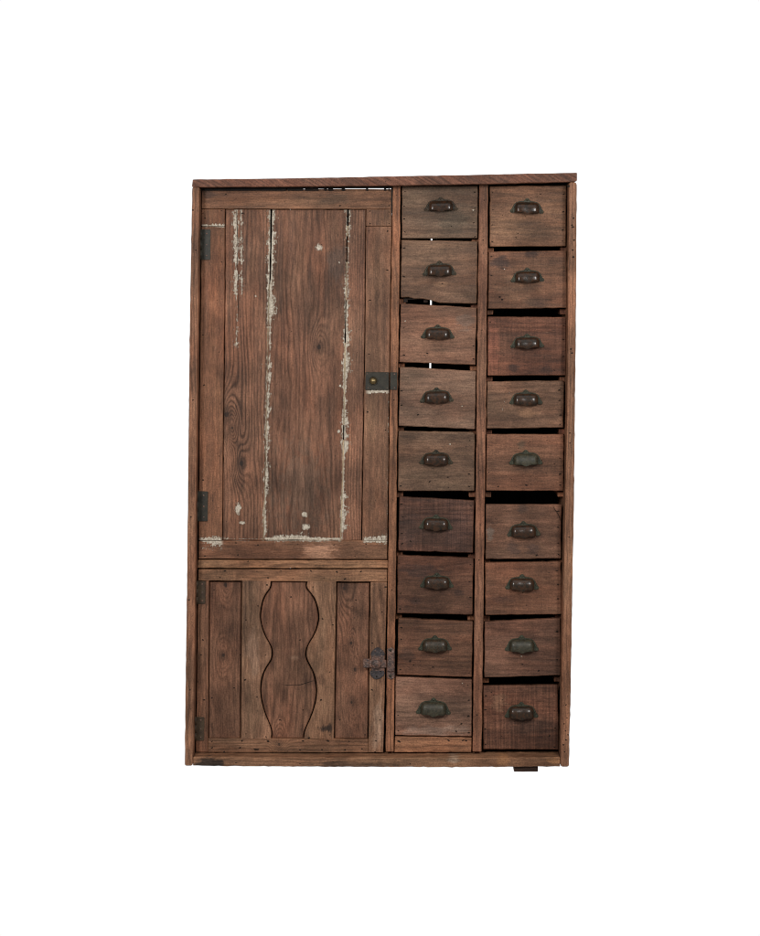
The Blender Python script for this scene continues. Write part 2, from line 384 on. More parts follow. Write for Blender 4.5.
def dome(mb, px, py, Y, r, h, mi=0, tint=(90, 80, 60), edge=0., seg=16, rings=5):
    x, z = P(px, py, Y); R = r*S
    V = [(x, Y-h, z)]; F = []
    for k in range(1, rings+1):
        a = k/rings*math.pi/2
        for i in range(seg):
            b = i*2*math.pi/seg
            V.append((x+R*math.sin(a)*math.cos(b), Y-h*math.cos(a), z+R*math.sin(a)*math.sin(b)))
    for i in range(seg): F.append([0, 1+i, 1+(i+1) % seg])
    for k in range(rings-1):
        for i in range(seg):
            j = (i+1) % seg
            F.append([1+k*seg+i, 1+(k+1)*seg+i, 1+(k+1)*seg+j, 1+k*seg+j])
    mb.add(V, F, lambda v: v, tint, 0, mi, True, edge)

# ------------------------------------------------------------------ the cabinet
cab = bpy.data.objects.new('apothecary_cabinet', None); col.objects.link(cab)
cab['label'] = 'old brown stained pine cabinet with two plank doors and eighteen small drawers with cup handles'
cab['category'] = 'cabinet'
WN = [M['wood'], M['nail']]
DEP = .22
def lerp(tab, y):
    tab = sorted(tab)
    if y <= tab[0][0]: return tab[0][1]
    for (a, b), (c, d) in zip(tab, tab[1:]):
        if y <= c: return b+(d-b)*(y-a)/(c-a)
    return tab[-1][1]

# side boards
mb = MB()
L_out = [(187, 192.3), (310, 190), (440, 188.5), (590, 187), (700, 185.3), (766, 184.8)]
L_in = [(187, 199.4), (310, 198.1), (440, 196.6), (590, 195.1), (700, 194), (766, 192.8)]
w = plate(mb, [(x, y) for y, x in L_out]+[(x, y) for y, x in L_in][::-1], 0., DEP, 'v', (120, 87, 69), bev=.0015, jit=.10, step=5, corner=1.4)
for p in [(191, 517), (193, 400), (189, 600), (196, 250), (190, 690), (193, 210)]: nail(mb, *p, 0, .75)
mb.build('side_board', WN, cab)
mb = MB()
R_out = [(181.5, 576.8), (300, 576.1), (420, 574.9), (500, 574.1), (600, 572.2), (700, 570.6), (730, 569.6), (767, 569)]
R_in = [(182.2, 569.2), (300, 568.2), (420, 567.1), (500, 565.6), (600, 563.4), (700, 561.8), (767, 560.4)]
plate(mb, [(x, y) for y, x in R_out]+[(x, y) for y, x in R_in][::-1], 0., DEP, 'v', (120, 88, 70), bev=.0015, jit=.12, step=5, corner=2.2)
for p in [(573.5, 218), (572, 225), (573, 227), (574, 240), (572.6, 250), (573.2, 257), (571, 349), (572, 353), (569.7, 433), (570, 443), (569, 537), (564, 724), (565.5, 731), (567, 718), (566, 740), (564.5, 752), (568, 735), (563.5, 745), (566, 705), (568.5, 180+6)]: nail(mb, *p, 0, random.uniform(.8, 1.1) if p[1] < 360 else random.uniform(.45, .8))
mb.build('side_board', WN, cab)

# top board (front strip) with thin covering sheet behind it
mb = MB()
tops = [(192.8, 179.3), (240, 178.8), (300, 178), (400, 176), (480, 174.6), (577, 172.6)]
bots = [(577, 181.3), (570, 181.8), (480, 184), (400, 185.3), (290, 186.4), (200, 187), (191.8, 187.2)]
plate(mb, tops+bots, -.004, .036, 'h', (98, 68, 56), saw=.12, wfn=(lambda v: (v[0]*.86-v[2]*.5+33., v[0]*.5+v[2]*.86+7., v[1]+3.)), bev=.0014, jit=.10, step=6, corner=1.)
mb.build('top_board', WN, cab)
mb = MB()
V = []; F = []
xs = [(194, 179.4), (300, 178.4), (400, 176.6), (480, 175.2), (575.5, 173.4)]
for px, py in xs:
    x, z = P(px, py, 0)
    z -= .001
    V += [(x, .0325, z), (x, DEP+.012, z), (x, DEP+.012, z-.004), (x, .0325, z-.004)]
for i in range(len(xs)-1):
    for k in range(4): F.append([4*i+k, 4*i+(k+1) % 4, 4*i+4+(k+1) % 4, 4*i+4+k])
F += [[0, 1, 2, 3], [4*len(xs)-4+k for k in range(4)][::-1]]
mb.add(V, F, wf('h'), (96, 68, 56)); mb.build('top_sheet', WN, cab)
# ragged filler added behind the top board, near-black as painted gap shade: leaves a broken slit of daylight above the door
mb = MB()
rag = [(200, 190.5)]
for (a, b, u) in ((286, 287.2, 188.2), (303, 305, 188.3), (318, 324, 188.2), (326.5, 328, 188.3), (333, 341.5, 188.0), (345, 366, 187.8), (368, 384, 187.7), (386, 388.5, 187.9), (389.3, 391, 187.8)):
    rag += [(a, 190.5), (a+.2, u+.35), (b, u+.35+random.uniform(-.2, .2)), (b+.2, 190.5)]
rag += [(391.5, 213), (396, 213)]
plate(mb, [(200, 181.5), (396, 179.5)][::-1]+rag, .0395, .005, 'h', (18, 14, 12), bev=.0003, jit=0, corner=0)
mb.build('gap_shade_filler', WN, cab)
for (a, b) in ((400, 479.5), (488.5, 572)):  # added strips shut out the white background; gap shade is in their colour
    mb = MB(); x0, x1 = P(a, 0, .05)[0], P(b, 0, .05)[0]
    box(mb, x0, x1, .066, .074, P(0, 192, .05)[1], P(0, 178.5 if a == 400 else 175.3, .0)[1], 'h', (18, 14, 12)); mb.build('gap_shade_filler', WN, cab)

# bottom board
mb = MB()
plate(mb, [(193, 757.2), (300, 757.6), (400, 758.2), (560.2, 757.6), (560.2, 766.8), (500, 767.2), (440, 767.4), (330, 767), (260, 766.6), (193, 765.8)], .0025, DEP-.006, 'h', (122, 92, 72), bev=.0015, jit=.2, step=4, corner=.8)
for p in [(236, 763), (300, 764), (333, 762), (410, 764)]: nail(mb, *p, .0025, .6)
mb.build('bottom_board', [M['bottom'], M['nail']], cab)

# feet
mb = MB()
plate(mb, [(514, 766.8), (538, 766.8), (538, 771.9), (514, 771.9)], .012, .04, 'h', (50, 34, 28), bev=.001, jit=.1, step=4)
mb.build('foot', WN, cab)
for (a, b) in ((-.42, -.36), (.36, .42)):
    mb = MB(); box(mb, a, b, DEP-.06, DEP-.02, .0, P(0, 767.4, .0025)[1], 'h', (72, 50, 40)); mb.build('foot', WN, cab)

# back boards, with an open joint behind the first drawer column and a low top behind the upper door
zt = P(0, 187, 0)[1]; zb = P(0, 760, 0)[1]
slit = 430.8
def bx(px, py): return P(px, py, DEP)
backs = [(194, 290, 0.012), (290.4, 392, -.013), (392.4, 429.5, .012), (0, 0, 0), (520.4, 569, .012)]
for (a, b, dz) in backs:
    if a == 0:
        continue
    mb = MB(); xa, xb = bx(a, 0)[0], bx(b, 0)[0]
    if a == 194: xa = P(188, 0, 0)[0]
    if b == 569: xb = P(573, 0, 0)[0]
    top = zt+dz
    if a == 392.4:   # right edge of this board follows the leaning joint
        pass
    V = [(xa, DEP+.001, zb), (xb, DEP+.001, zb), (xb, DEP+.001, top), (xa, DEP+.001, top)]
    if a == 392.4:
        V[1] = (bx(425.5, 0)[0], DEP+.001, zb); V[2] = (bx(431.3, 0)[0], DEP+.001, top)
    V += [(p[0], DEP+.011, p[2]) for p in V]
    mb.add(V, [[0, 1, 2, 3], [7, 6, 5, 4], [0, 4, 5, 1], [1, 5, 6, 2], [2, 6, 7, 3], [3, 7, 4, 0]], wf('v'), (24, 19, 16))  # near-black tint: interior shade put into the boards' colour
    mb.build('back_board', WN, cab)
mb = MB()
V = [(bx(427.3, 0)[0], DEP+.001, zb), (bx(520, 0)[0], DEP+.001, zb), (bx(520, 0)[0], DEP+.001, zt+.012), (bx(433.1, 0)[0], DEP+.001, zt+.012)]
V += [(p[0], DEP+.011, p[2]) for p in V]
mb.add(V, [[0, 1, 2, 3], [7, 6, 5, 4], [0, 4, 5, 1], [1, 5, 6, 2], [2, 6, 7, 3], [3, 7, 4, 0]], wf('v'), (24, 19, 16))  # same darkened tint, painting the shade inside the cabinet
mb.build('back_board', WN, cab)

for (xa, xb) in ((418, 440), (510, 530)):  # unseen battens added to keep daylight out of the back joints
    mb = MB(); box(mb, bx(xa, 0)[0], bx(xb, 0)[0], DEP+.0115, DEP+.025, zb, P(0, 392 if xa == 418 else 200, DEP)[1], 'v', (96, 70, 56)); mb.build('light_block_batten', WN, cab)
# posts (upright dividers)
YP = .037
A_l = [(181.5, 392.9), (300, 391), (420, 389.6), (560, 388.3), (680, 386.6), (752, 385.8)]
A_r = [(181.5, 400.7), (300, 399.2), (420, 397.4), (560, 396.2), (680, 394.5), (752, 393.7)]
B_l = [(179, 479.6), (300, 478), (420, 476.6), (500, 475.9), (600, 474.7), (752, 472.7)]
B_r = [(179, 488.3), (300, 487.0), (420, 486), (500, 484.8), (600, 483.7), (752, 481.5)]
posts = []
for Lt, Rt, tint, nl in ((A_l, A_r, (122, 86, 66), [(396, 250), (395, 275), (393, 500), (391, 690), (394, 400), (396.5, 195), (392, 590)]), (B_l, B_r, (114, 82, 66), [(484, 200), (483, 240), (482, 330), (480, 470), (479, 560), (478.5, 640), (477, 715)])):
    mb = MB()
    plate(mb, [(x, y) for y, x in Lt]+[(x, y) for y, x in Rt][::-1], YP, DEP-YP-.002, 'v', tint, bev=.0012, jit=.16, step=7)
    for p in nl: nail(mb, *p, YP, random.uniform(.4, .7))
    if Lt is B_l:
        pass
    posts.append(mb.build('divider_post', WN, cab))

# ------------------------------------------------------------------ upper door
YD = .045
FR = (112, 80, 64)
mb = MB()
plate(mb, [(201.9, 189.7), (285, 189.3), (320, 188.9), (392.0, 188.9), (391.9, 208.9), (201.7, 208.5)], YD, .02, 'h', (114, 84, 66), jit=.1, bev=.0009)
plate(mb, [(198.9, 541.1), (387.3, 540.8), (387.1, 559.2), (198.7, 558.8)], YD, .02, 'h', (108, 78, 61), jit=.1, bev=.0009)
plate(mb, [(201.7, 209.1), (224.7, 208.9), (224.6, 226.1), (201.6, 226)], YD+.0002, .019, 'v', (112, 79, 61), jit=.08, bev=.0007)
plate(mb, [(201.6, 226.6), (224.6, 226.5), (224.4, 300), (222.8, 440), (221.9, 540.5), (198.8, 540.4), (199.3, 440), (200.8, 310)], YD, .02, 'v', (113, 80, 62), jit=.1, bev=.0009)
plate(mb, [(366.4, 209.2), (391.9, 209.1), (391.6, 226), (366.2, 226)], YD+.0002, .019, 'v', (108, 80, 64), jit=.08, bev=.0007)
plate(mb, [(366.2, 226.4), (391.6, 226.4), (390.4, 300), (388.6, 450), (387.3, 540.5), (362.1, 540.5), (363.6, 450), (365.2, 340)], YD, .02, 'v', (110, 82, 66), jit=.1, bev=.0009)
nl = [(203, 213), (221.5, 210.5), (205, 218), (242.5, 273-60), (217, 300), (221.5, 262), (203, 335), (204, 385), (219, 352), (220, 404), (219, 456), (218.5, 508), (203, 480), (340, 205.5), (389, 205.5), (366+4, 211), (389, 212), (370, 223.5), (389, 223.5), (387.5, 231), (369, 231), (387.3, 270), (370, 300), (386, 335), (369, 354), (367.5, 412), (385.5, 430), (367, 455), (365, 510),
      (236, 543), (258, 545), (298, 544), (334, 545), (366, 544), (238, 555), (278, 556), (205, 556), (355, 556), (226, 194), (320, 196), (236, 199)]
for p in nl: nail(mb, *p, YD, random.uniform(.35, .75), random.uniform(1, 1.5))
udoor = mb.build('door', [M['frame'], M['nail']], cab, origin=(P(200, 0, YD)[0], YD, P(0, 559, YD)[1]), label='tall upper plank door with flaking cream paint along its joints')
YB = .055
for mat, tint, pts in (
    ('panelA', (107, 78, 63), [(225.5, 209.4), (270.3, 209.3), (269.5, 278), (268.2, 300), (265.7, 440), (262.9, 540.1), (222.7, 540.1), (223.6, 440), (225.3, 300)]),
    ('panelB', (101, 73, 59), [(272.3, 209.5), (347.2, 209.6), (346.2, 250), (345.4, 300), (342.9, 440), (340.2, 540.1), (263.6, 540.1), (266.1, 450), (268.9, 300), (270.8, 278)]),
    ('panelC', (112, 83, 68), [(348.9, 209.6), (365.6, 209.6), (364.5, 340), (362.8, 450), (361.3, 540.1), (341.2, 540.1), (344.1, 440), (346.4, 300), (347.4, 250)])):
    mb = MB(); w = plate(mb, pts, YB, .008, 'v', tint, jit=.16, step=6, corner=0, bev=.0007)
    if mat == 'panelA':
        # long drying split through the plank
        cr = [(236.3, 209.5), (236.9, 222), (237.6, 236), (237.9, 247), (237.5, 262), (238.1, 276), (237.8, 290), (238.3, 306), (238.0, 322)]
        V = []; F = []
        for i, (a, b) in enumerate(cr):
            hw = (.32 if 0 < i < len(cr)-1 else .05)*S
            x, z = P(a, b, YB); V += [(x-hw, YB-.0004, z), (x+hw, YB-.0004, z)]
        F = [[2*i, 2*i+1, 2*i+3, 2*i+2] for i in range(len(cr)-1)]
        mb.add(V, F, lambda v: v, (16, 12, 10), 0, 1)
    nn = {'panelA': 5, 'panelB': 14, 'panelC': 3}[mat]
    for k in range(nn):
        xa, xb = {'panelA': (228, 262), 'panelB': (274, 338), 'panelC': (351, 361)}[mat]
        nail(mb, random.uniform(xa, xb), random.uniform(215, 535), YB, random.uniform(.25, .5))
    mb.build('panel_board', [M[mat], M['nail']], udoor)
# pale putty strips that fill the plank seams from behind
for sx in ([(270.4, 284), (268.4, 300), (265.6, 450), (263.1, 541)], [(347.6, 226), (347.1, 236)], [(346.0, 262), (345.7, 300)], [(345.2, 343), (343.3, 425)], [(342.9, 440), (340.8, 541)]):
    mb = MB(); plate(mb, [(x-1.2, y) for x, y in sx]+[(x+1.2, y) for x, y in sx][::-1], YB+.0026, .003, 'v', (168, 158, 138), jit=0, corner=0, bev=.0002); mb.build('joint_filler', WN, udoor)
mb = MB(); plate(mb, [(222, 212), (368, 212), (364, 545), (220, 545)], YB+.016, .006, 'v', (30, 24, 20), jit=0, corner=0); mb.build('backing_sheet', WN, udoor)  # near-black sheet: shade of the panel gaps put into its colour

def hinge(px0, px1, py0, py1, Y, parent, name='hinge', mat='steel', dots=True):
    mb = MB()
    plate(mb, [(px0, py0), (px1, py0+.2), (px1-.3, py1), (px0-.3, py1)], Y, .0022, 'v', (60, 56, 48), jit=.08, bev=.0006, corner=.6, step=5)
    if dots:
        for t in (.14, .5, .86):
            dome(mb, px1-(px1-px0)*.38, py0+(py1-py0)*t, Y, .85, .0009, 1, (70, 50, 38), seg=10, rings=3)
    x = P(px0+.6, 0, Y)[0]; z0, z1 = P(0, py1, Y)[1], P(0, py0, Y)[1]
    n = 10; r = .0032                      # knuckle barrel
    for k in range(3):
        za = z0+(z1-z0)*k/3+.0005; zc = z0+(z1-z0)*(k+1)/3-.0005
        V = [(x+r*math.cos(i*2*math.pi/n), Y-.0005+r*math.sin(i*2*math.pi/n), z) for z in (za, zc) for i in range(n)]
        F = [[i, (i+1) % n, n+(i+1) % n, n+i] for i in range(n)]+[list(range(n)), list(range(n, 2*n))[::-1]]
        mb.add(V, F, lambda v: v, (60, 56, 48), 0, 0, True)
    return mb.build(name, [M[mat], M['rust']], parent)
hinge(200.4, 210.6, 229.2, 259.8, YD-.002, udoor)
hinge(196.6, 208, 491.2, 521.4, YD-.002, udoor)
# lock plate with a brass knob
mb = MB(); YL = YD-.0022
plate(mb, [(365.4, 372.2), (389, 372.2), (389, 390), (365.3, 389.9)], YL, .0024, 'h', (60, 56, 48), jit=.05, bev=.0006, corner=.4)
for p in ((367, 373.8), (386.6, 373.6), (368, 387.6), (387, 388)): dome(mb, *p, YL, .6, .0008, 1, seg=8, rings=2)
seg = 20; x, z = P(373.2, 380.8, YL)
V = []; F = []
for (r, y) in ((5.0, 0.), (4.7, -.0016), (4.0, -.0016), (3.9, .0002)):
    V += [(x+r*S*math.cos(i*2*math.pi/seg), YL+y, z+r*S*math.sin(i*2*math.pi/seg)) for i in range(seg)]
for k in range(3): F += [[k*seg+i, k*seg+(i+1) % seg, (k+1)*seg+(i+1) % seg, (k+1)*seg+i] for i in range(seg)]
mb.add(V, F, lambda v: v, (80, 70, 50), 0, 0, True)
dome(mb, 373.2, 380.8, YL, 3.7, .008, 2, seg=20, rings=6)
mb.build('lock_plate', [M['steel'], M['rust'], M['brass']], udoor)
mb = MB()
plate(mb, [(390.2, 372.2), (397.3, 372.3), (397.2, 389.9), (390.1, 389.8)], YP-.0018, .0018, 'h', (60, 56, 48), jit=.05, bev=.0005, corner=.4)
for p in ((394.5, 374.2), (394.3, 387.7)): dome(mb, *p, YP-.0018, .8, .0009, 1, seg=9, rings=2)
mb.build('strike_plate', [M['steel'], M['rust']], posts[0])

# rail between the doors
mb = MB()
plate(mb, [(198, 560.2), (388.2, 560.6), (388, 568.3), (197.8, 568.0)], YD-.001, .03, 'h', (138, 104, 80), jit=.12, step=6)
nail(mb, 295, 568, YD-.001, .6); nail(mb, 248, 561.5, YD-.001, .7)
mb.build('cross_rail', WN, cab)

# ------------------------------------------------------------------ lower door
LT = (116, 86, 69)
mb = MB()
plate(mb, [(198.4, 569.4), (387.4, 569.6), (387.2, 582), (198.2, 580.6)], YD, .02, 'h', (120, 90, 70), jit=.12, bev=.001)
plate(mb, [(198.2, 581.2), (208.8, 581), (207.7, 752.2), (195.9, 752.2)], YD, .02, 'v', (108, 78, 62), jit=.12, bev=.001)
plate(mb, [(370.6, 582.2), (387.2, 582.3), (386.3, 610), (384.6, 690), (383.2, 752.6), (368.5, 752.6), (369.3, 680)], YD, .02, 'v', (114, 86, 69), jit=.14, bev=.001)
plate(mb, [(208, 738.9), (368.2, 739.3), (368.2, 752.5), (208, 752.3)], YD+.0004, .02, 'h', (116, 88, 70), jit=.12, bev=.001)
nl = [(225, 571), (257, 571.5), (281, 571), (311, 571), (337, 572), (361, 571.5), (220, 577.5), (243, 577.5), (268, 577.8), (293, 578.5), (324, 578), (345, 579), (385, 578), (212, 741.5), (242, 741), (268, 741.5), (212, 748), (240, 748), (224, 752), (258, 749.5), (303, 741), (328, 741), (349, 741.5), (300, 750), (322, 750), (345, 750), (362, 749), (376, 741), (375, 752), (380, 590), (385.5, 587), (372.5, 643), (382, 612), (372, 690), (380, 720), (376, 735), (199, 600), (203, 640), (198, 682), (204, 700), (201, 655)]
for p in nl: nail(mb, *p, YD, random.uniform(.4, .8), random.uniform(1, 1.7))
nail(mb, 256, 749.5, YD, .8, 2.6)
ldoor = mb.build('door', [M['lower'], M['nail']], cab, origin=(P(196, 0, YD)[0], YD, P(0, 752, YD)[1]), label='short lower door with scalloped hourglass panel')
scl = [(270.8, 580.0), (270.6, 584), (269.6, 588.2), (266.4, 592.3), (264.2, 596), (262.2, 600.4), (260.3, 609), (259.5, 617.6), (261, 626.2), (263.9, 634.8), (268.4, 642.9), (271.1, 648.3), (271.7, 654.4), (270.6, 660), (266.4, 666), (262.7, 672.9), (260.3, 682.7), (259.8, 692.5), (261.5, 703.6), (264.7, 714.6), (269.6, 725.7), (271.3, 731.8), (270.8, 739.5)]
scr = [(307.5, 580.5), (306.6, 586), (308.0, 589.4), (310.7, 592.3), (315.6, 599.1), (318.6, 609), (319.6, 617.6), (318.1, 626.2), (314.9, 634.8), (309.5, 643.4), (306.8, 649.5), (306.4, 656.9), (309, 663), (313.2, 670.4), (316.1, 679), (317.3, 688.8), (316.9, 697.4), (314.9, 707.2), (311.4, 717.1), (307, 726.9), (304.6, 733), (304.1, 739.5)]
def smooth(pts, it=2):
    for _ in range(it):
        o = [pts[0]]
        for a, b in zip(pts, pts[1:]):
            o += [(a[0]*.75+b[0]*.25, a[1]*.75+b[1]*.25), (a[0]*.25+b[0]*.75, a[1]*.25+b[1]*.75)]
        pts = o+[pts[-1]]
    return pts
YS, YI = .0455, .0570
def lboard(name, pts, Y, tint, nails=(), lab=None, th=.008, cr=()):
    mb = MB(); plate(mb, pts, Y, th, 'v', tint, jit=0, corner=0, bev=.0018)
    for p in nails: nail(mb, *p, Y, random.uniform(.5, .9), random.uniform(.8, 1.4))
    for c in cr: crack(mb, c, .3, Y)
    mb.build(name, [M['lower'], M['nail']], ldoor, label=lab)
lboard('scalloped_board', [(242, 580)]+smooth(scl)+[(240.9, 739.5)], YS, (118, 90, 73), [(246, 620), (258, 606), (265.5, 655), (257, 697), (245, 680), (246, 734), (266, 737), (267, 585)])
lboard('scalloped_board', [(336.3, 581)]+smooth(scr)+[(333.8, 739.5)], YS, (118, 91, 73), [(322.5, 619), (333, 625), (330, 672), (321, 700), (309, 738), (313, 587), (330, 735)])
def inset(pts, d): return [(x+d, y) for x, y in pts]
lboard('panel_board', [(209.5, 581.6), (241.3, 581.6), (240.3, 738.3), (208.5, 738.2)], YI, (108, 79, 64), [(234, 688), (212, 698), (214, 590), (240, 655)])
hg = [(270.8+1.1, 581.6)]+[p for p in inset(smooth(scl), 1.2) if 582 < p[1] < 737.5]+[(271.9, 738.2)]
hr = [(304.1-.8, 738.2)]+[p for p in inset(smooth(scr), -1.2)[::-1] if 582 < p[1] < 737.5]+[(307.5-.8, 581.8)]
lboard('hourglass_panel', hg+hr, YI-.0025, (108, 78, 63), [(291, 597), (300, 640), (266.5, 623), (280, 720), (303, 710)], cr=[[(282, 684.6), (288, 685.4), (294, 684.9), (300, 685), (305, 683.4), (311, 681.6), (316.0, 680.2)]])
lboard('panel_board', [(337.1, 582.6), (369.7, 582.8), (368.5, 680), (367.7, 738.4), (334.6, 738.4)], YI, (109, 79, 64), [(356, 600), (340, 720), (365, 735)])
mb = MB(); plate(mb, [(206, 578), (374, 579), (371, 742), (204, 742)], .0700, .006, 'v', (24, 19, 16), jit=0, corner=0); mb.build('backing_sheet', WN, ldoor)  # near-black like the upper one, painting shade into the gaps
hinge(196.4, 205.6, 581, 604, YD-.002, ldoor, mat='hinge')
hinge(194.8, 204.4, 717, 741, YD-.0012, ldoor, mat='hinge')

# rusty latch
mb = MB(); YL = YD-.003
top = []
for i in range(24):
    a = i*2*math.pi/24; top.append((377.8+6.8*math.cos(a)*(1+.10*math.cos(3*a+1.57)), 653.6-5.6*math.sin(a)*(1+.10*math.cos(4*a))))
plate(mb, top, YL, .003, 'v', (70, 60, 58), jit=0, corner=0, bev=.0008, mi=3)
bot = []
for i in range(24):
    a = i*2*math.pi/24; bot.append((377.2+7.0*math.cos(a)*(1+.06*math.cos(4*a)), 673.2-6.2*math.sin(a)*(1+.06*math.cos(3*a))))
plate(mb, bot, YL, .003, 'v', (70, 60, 58), jit=0, corner=0, bev=.0008, mi=3)
plate(mb, [(371.5, 656), (384.6, 656), (384.4, 671), (371.2, 671)], YL-.0006, .0034, 'v', (70, 60, 58), jit=.1, corner=.3, bev=.0006)
plate(mb, [(363.2, 660), (386.4, 660.2), (386.4, 668), (363.2, 667.4)], YL-.0045, .004, 'v', (80, 60, 50), jit=.12, corner=.6, bev=.0012, step=3)
plate(mb, [(363.0, 659.2), (369.6, 659.4), (369.6, 668), (363.0, 668)], YL-.0075, .010, 'v', (80, 60, 50), jit=.15, corner=.8, bev=.0015, step=3)
dome(mb, 376.4, 664.3, YL-.0065, 4.9, .006, 0, seg=18, rings=5)
dome(mb, 376.2, 664.6, YL-.0120, 2.4, .003, 0, seg=12, rings=3)
for p in ((375, 651), (381.2, 651), (373.5, 656), (381.5, 656.5)): dome(mb, *p, YL, 1.3, .0012, 1, seg=9, rings=2)
for p in ((371.8, 670.6), (380.6, 671), (376.6, 676.6)): dome(mb, *p, YL, .9, .0006, 2, seg=9, rings=2)
mb.build('latch', [M['rust'], M['rust'], M['nail'], M['plate']], ldoor)
mb = MB(); YK = YP-.003
plate(mb, [(387.4, 648.8), (390.9, 647.4), (394.4, 649), (394.6, 678), (391, 679.6), (387.0, 678.2)], YK, .003, 'v', (80, 64, 56), jit=.1, bev=.0008, corner=.8, step=3)
plate(mb, [(387.2, 655.5), (394.6, 655.5), (394.4, 672), (387.0, 672)], YK-.006, .006, 'v', (90, 70, 60), jit=.15, bev=.0022, corner=.8, step=3)
for p in ((390.4, 650.2), (390.2, 676)): dome(mb, *p, YK, 1.5, .0016, 1, seg=10, rings=3)
mb.build('latch_keeper', [M['rust'], M['steel']], posts[0])

# ------------------------------------------------------------------ drawers
dr = [  # corners TL, TR, BR, BL ; tint ; saw ; handle cx, top, bottom ; patina ; name of look
 ([(401.7, 185.7), (478, 185.2), (477.8, 238), (401.7, 238.4)], (94, 77, 65), .05, (441, 196.9, 211.8), .05),
 ([(401.1, 239.7), (478, 241.2), (476.9, 303.5), (458, 303.2), (438.8, 302.6), (430, 300), (422.4, 298.6), (414, 298.6), (408, 297), (400.4, 297.4)], (103, 80, 66), .0, (439.6, 260.5, 276.5), .15),
 ([(400.6, 303.3), (476.9, 307.6), (477, 322), (475.8, 341), (475.7, 364.9), (398.9, 362.0)], (110, 82, 68), .0, (437.6, 324.4, 339.5), .25),
 ([(399.5, 367), (476.4, 371.0), (475.1, 429.2), (398.5, 425.9)], (109, 86, 73), .0, (436.8, 387.2, 403.2), .2),
 ([(398.2, 431.0), (473, 432.2), (475.2, 434), (474.7, 491), (397.7, 491)], (105, 83, 69), .0, (436, 449.6, 465.3), .15),
 ([(399.2, 497), (474.2, 500.7), (473.2, 552.8), (398.2, 550.8)], (84, 60, 51), .55, (435.8, 514.2, 530.3), .4),
 ([(397.4, 555.4), (473.6, 558.2), (472.7, 614.7), (397, 613.5)], (88, 61, 49), .1, (436.8, 572.6, 588.6), .5),
 ([(398.2, 618.5), (473.2, 621.8), (472, 677.2), (397, 675)], (98, 70, 56), .1, (435, 635.2, 651.4), .75),
 ([(395.5, 677.1), (472.1, 680), (471.8, 737), (394.9, 735.3)], (120, 92, 79), .0, (433.2, 697.5, 715.3), .95),
 ([(489.7, 186.0), (566.7, 185.2), (566, 246), (489.7, 246.6)], (113, 85, 68), .0, (526.8, 198, 214.1), .25),
 ([(488.3, 251.4), (566.6, 250.4), (566.9, 307.8), (487.8, 308.7)], (103, 75, 60), .2, (527.5, 267.5, 282.9), .35),
 ([(487.6, 316.6), (566.6, 317.2), (566, 375.4), (487.4, 375.6)], (98, 67, 54), .35, (527.2, 333.6, 348.7), .35),
 ([(486.9, 381.5), (563.4, 380.8), (564.6, 383), (563.7, 427.8), (486.6, 428.3)], (104, 80, 66), .0, (525.8, 389.4, 405.4), .4),
 ([(486.5, 434.2), (564, 434.6), (563.7, 491), (486, 490.7)], (113, 81, 65), .15, (525.8, 449.6, 465.6), 1.),
 ([(485.6, 504.3), (561.9, 504.8), (561.5, 559), (485.4, 558.8)], (101, 75, 62), .0, (523.7, 520.9, 537.3), .3),
 ([(485.0, 562.9), (561.3, 562), (562.2, 614.3), (485.3, 614.8)], (103, 73, 58), .2, (521.9, 574, 590.4), .5),
 ([(484.3, 621.9), (560.7, 618.8), (561, 675.6), (484.3, 677.3)], (100, 73, 61), .1, (521.7, 634.9, 652.1), .95),
 ([(482.9, 686.3), (558, 685.3), (558.9, 749.8), (483.3, 749.5)], (91, 63, 51), .7, (521.4, 701.8, 718.8), .5),
]
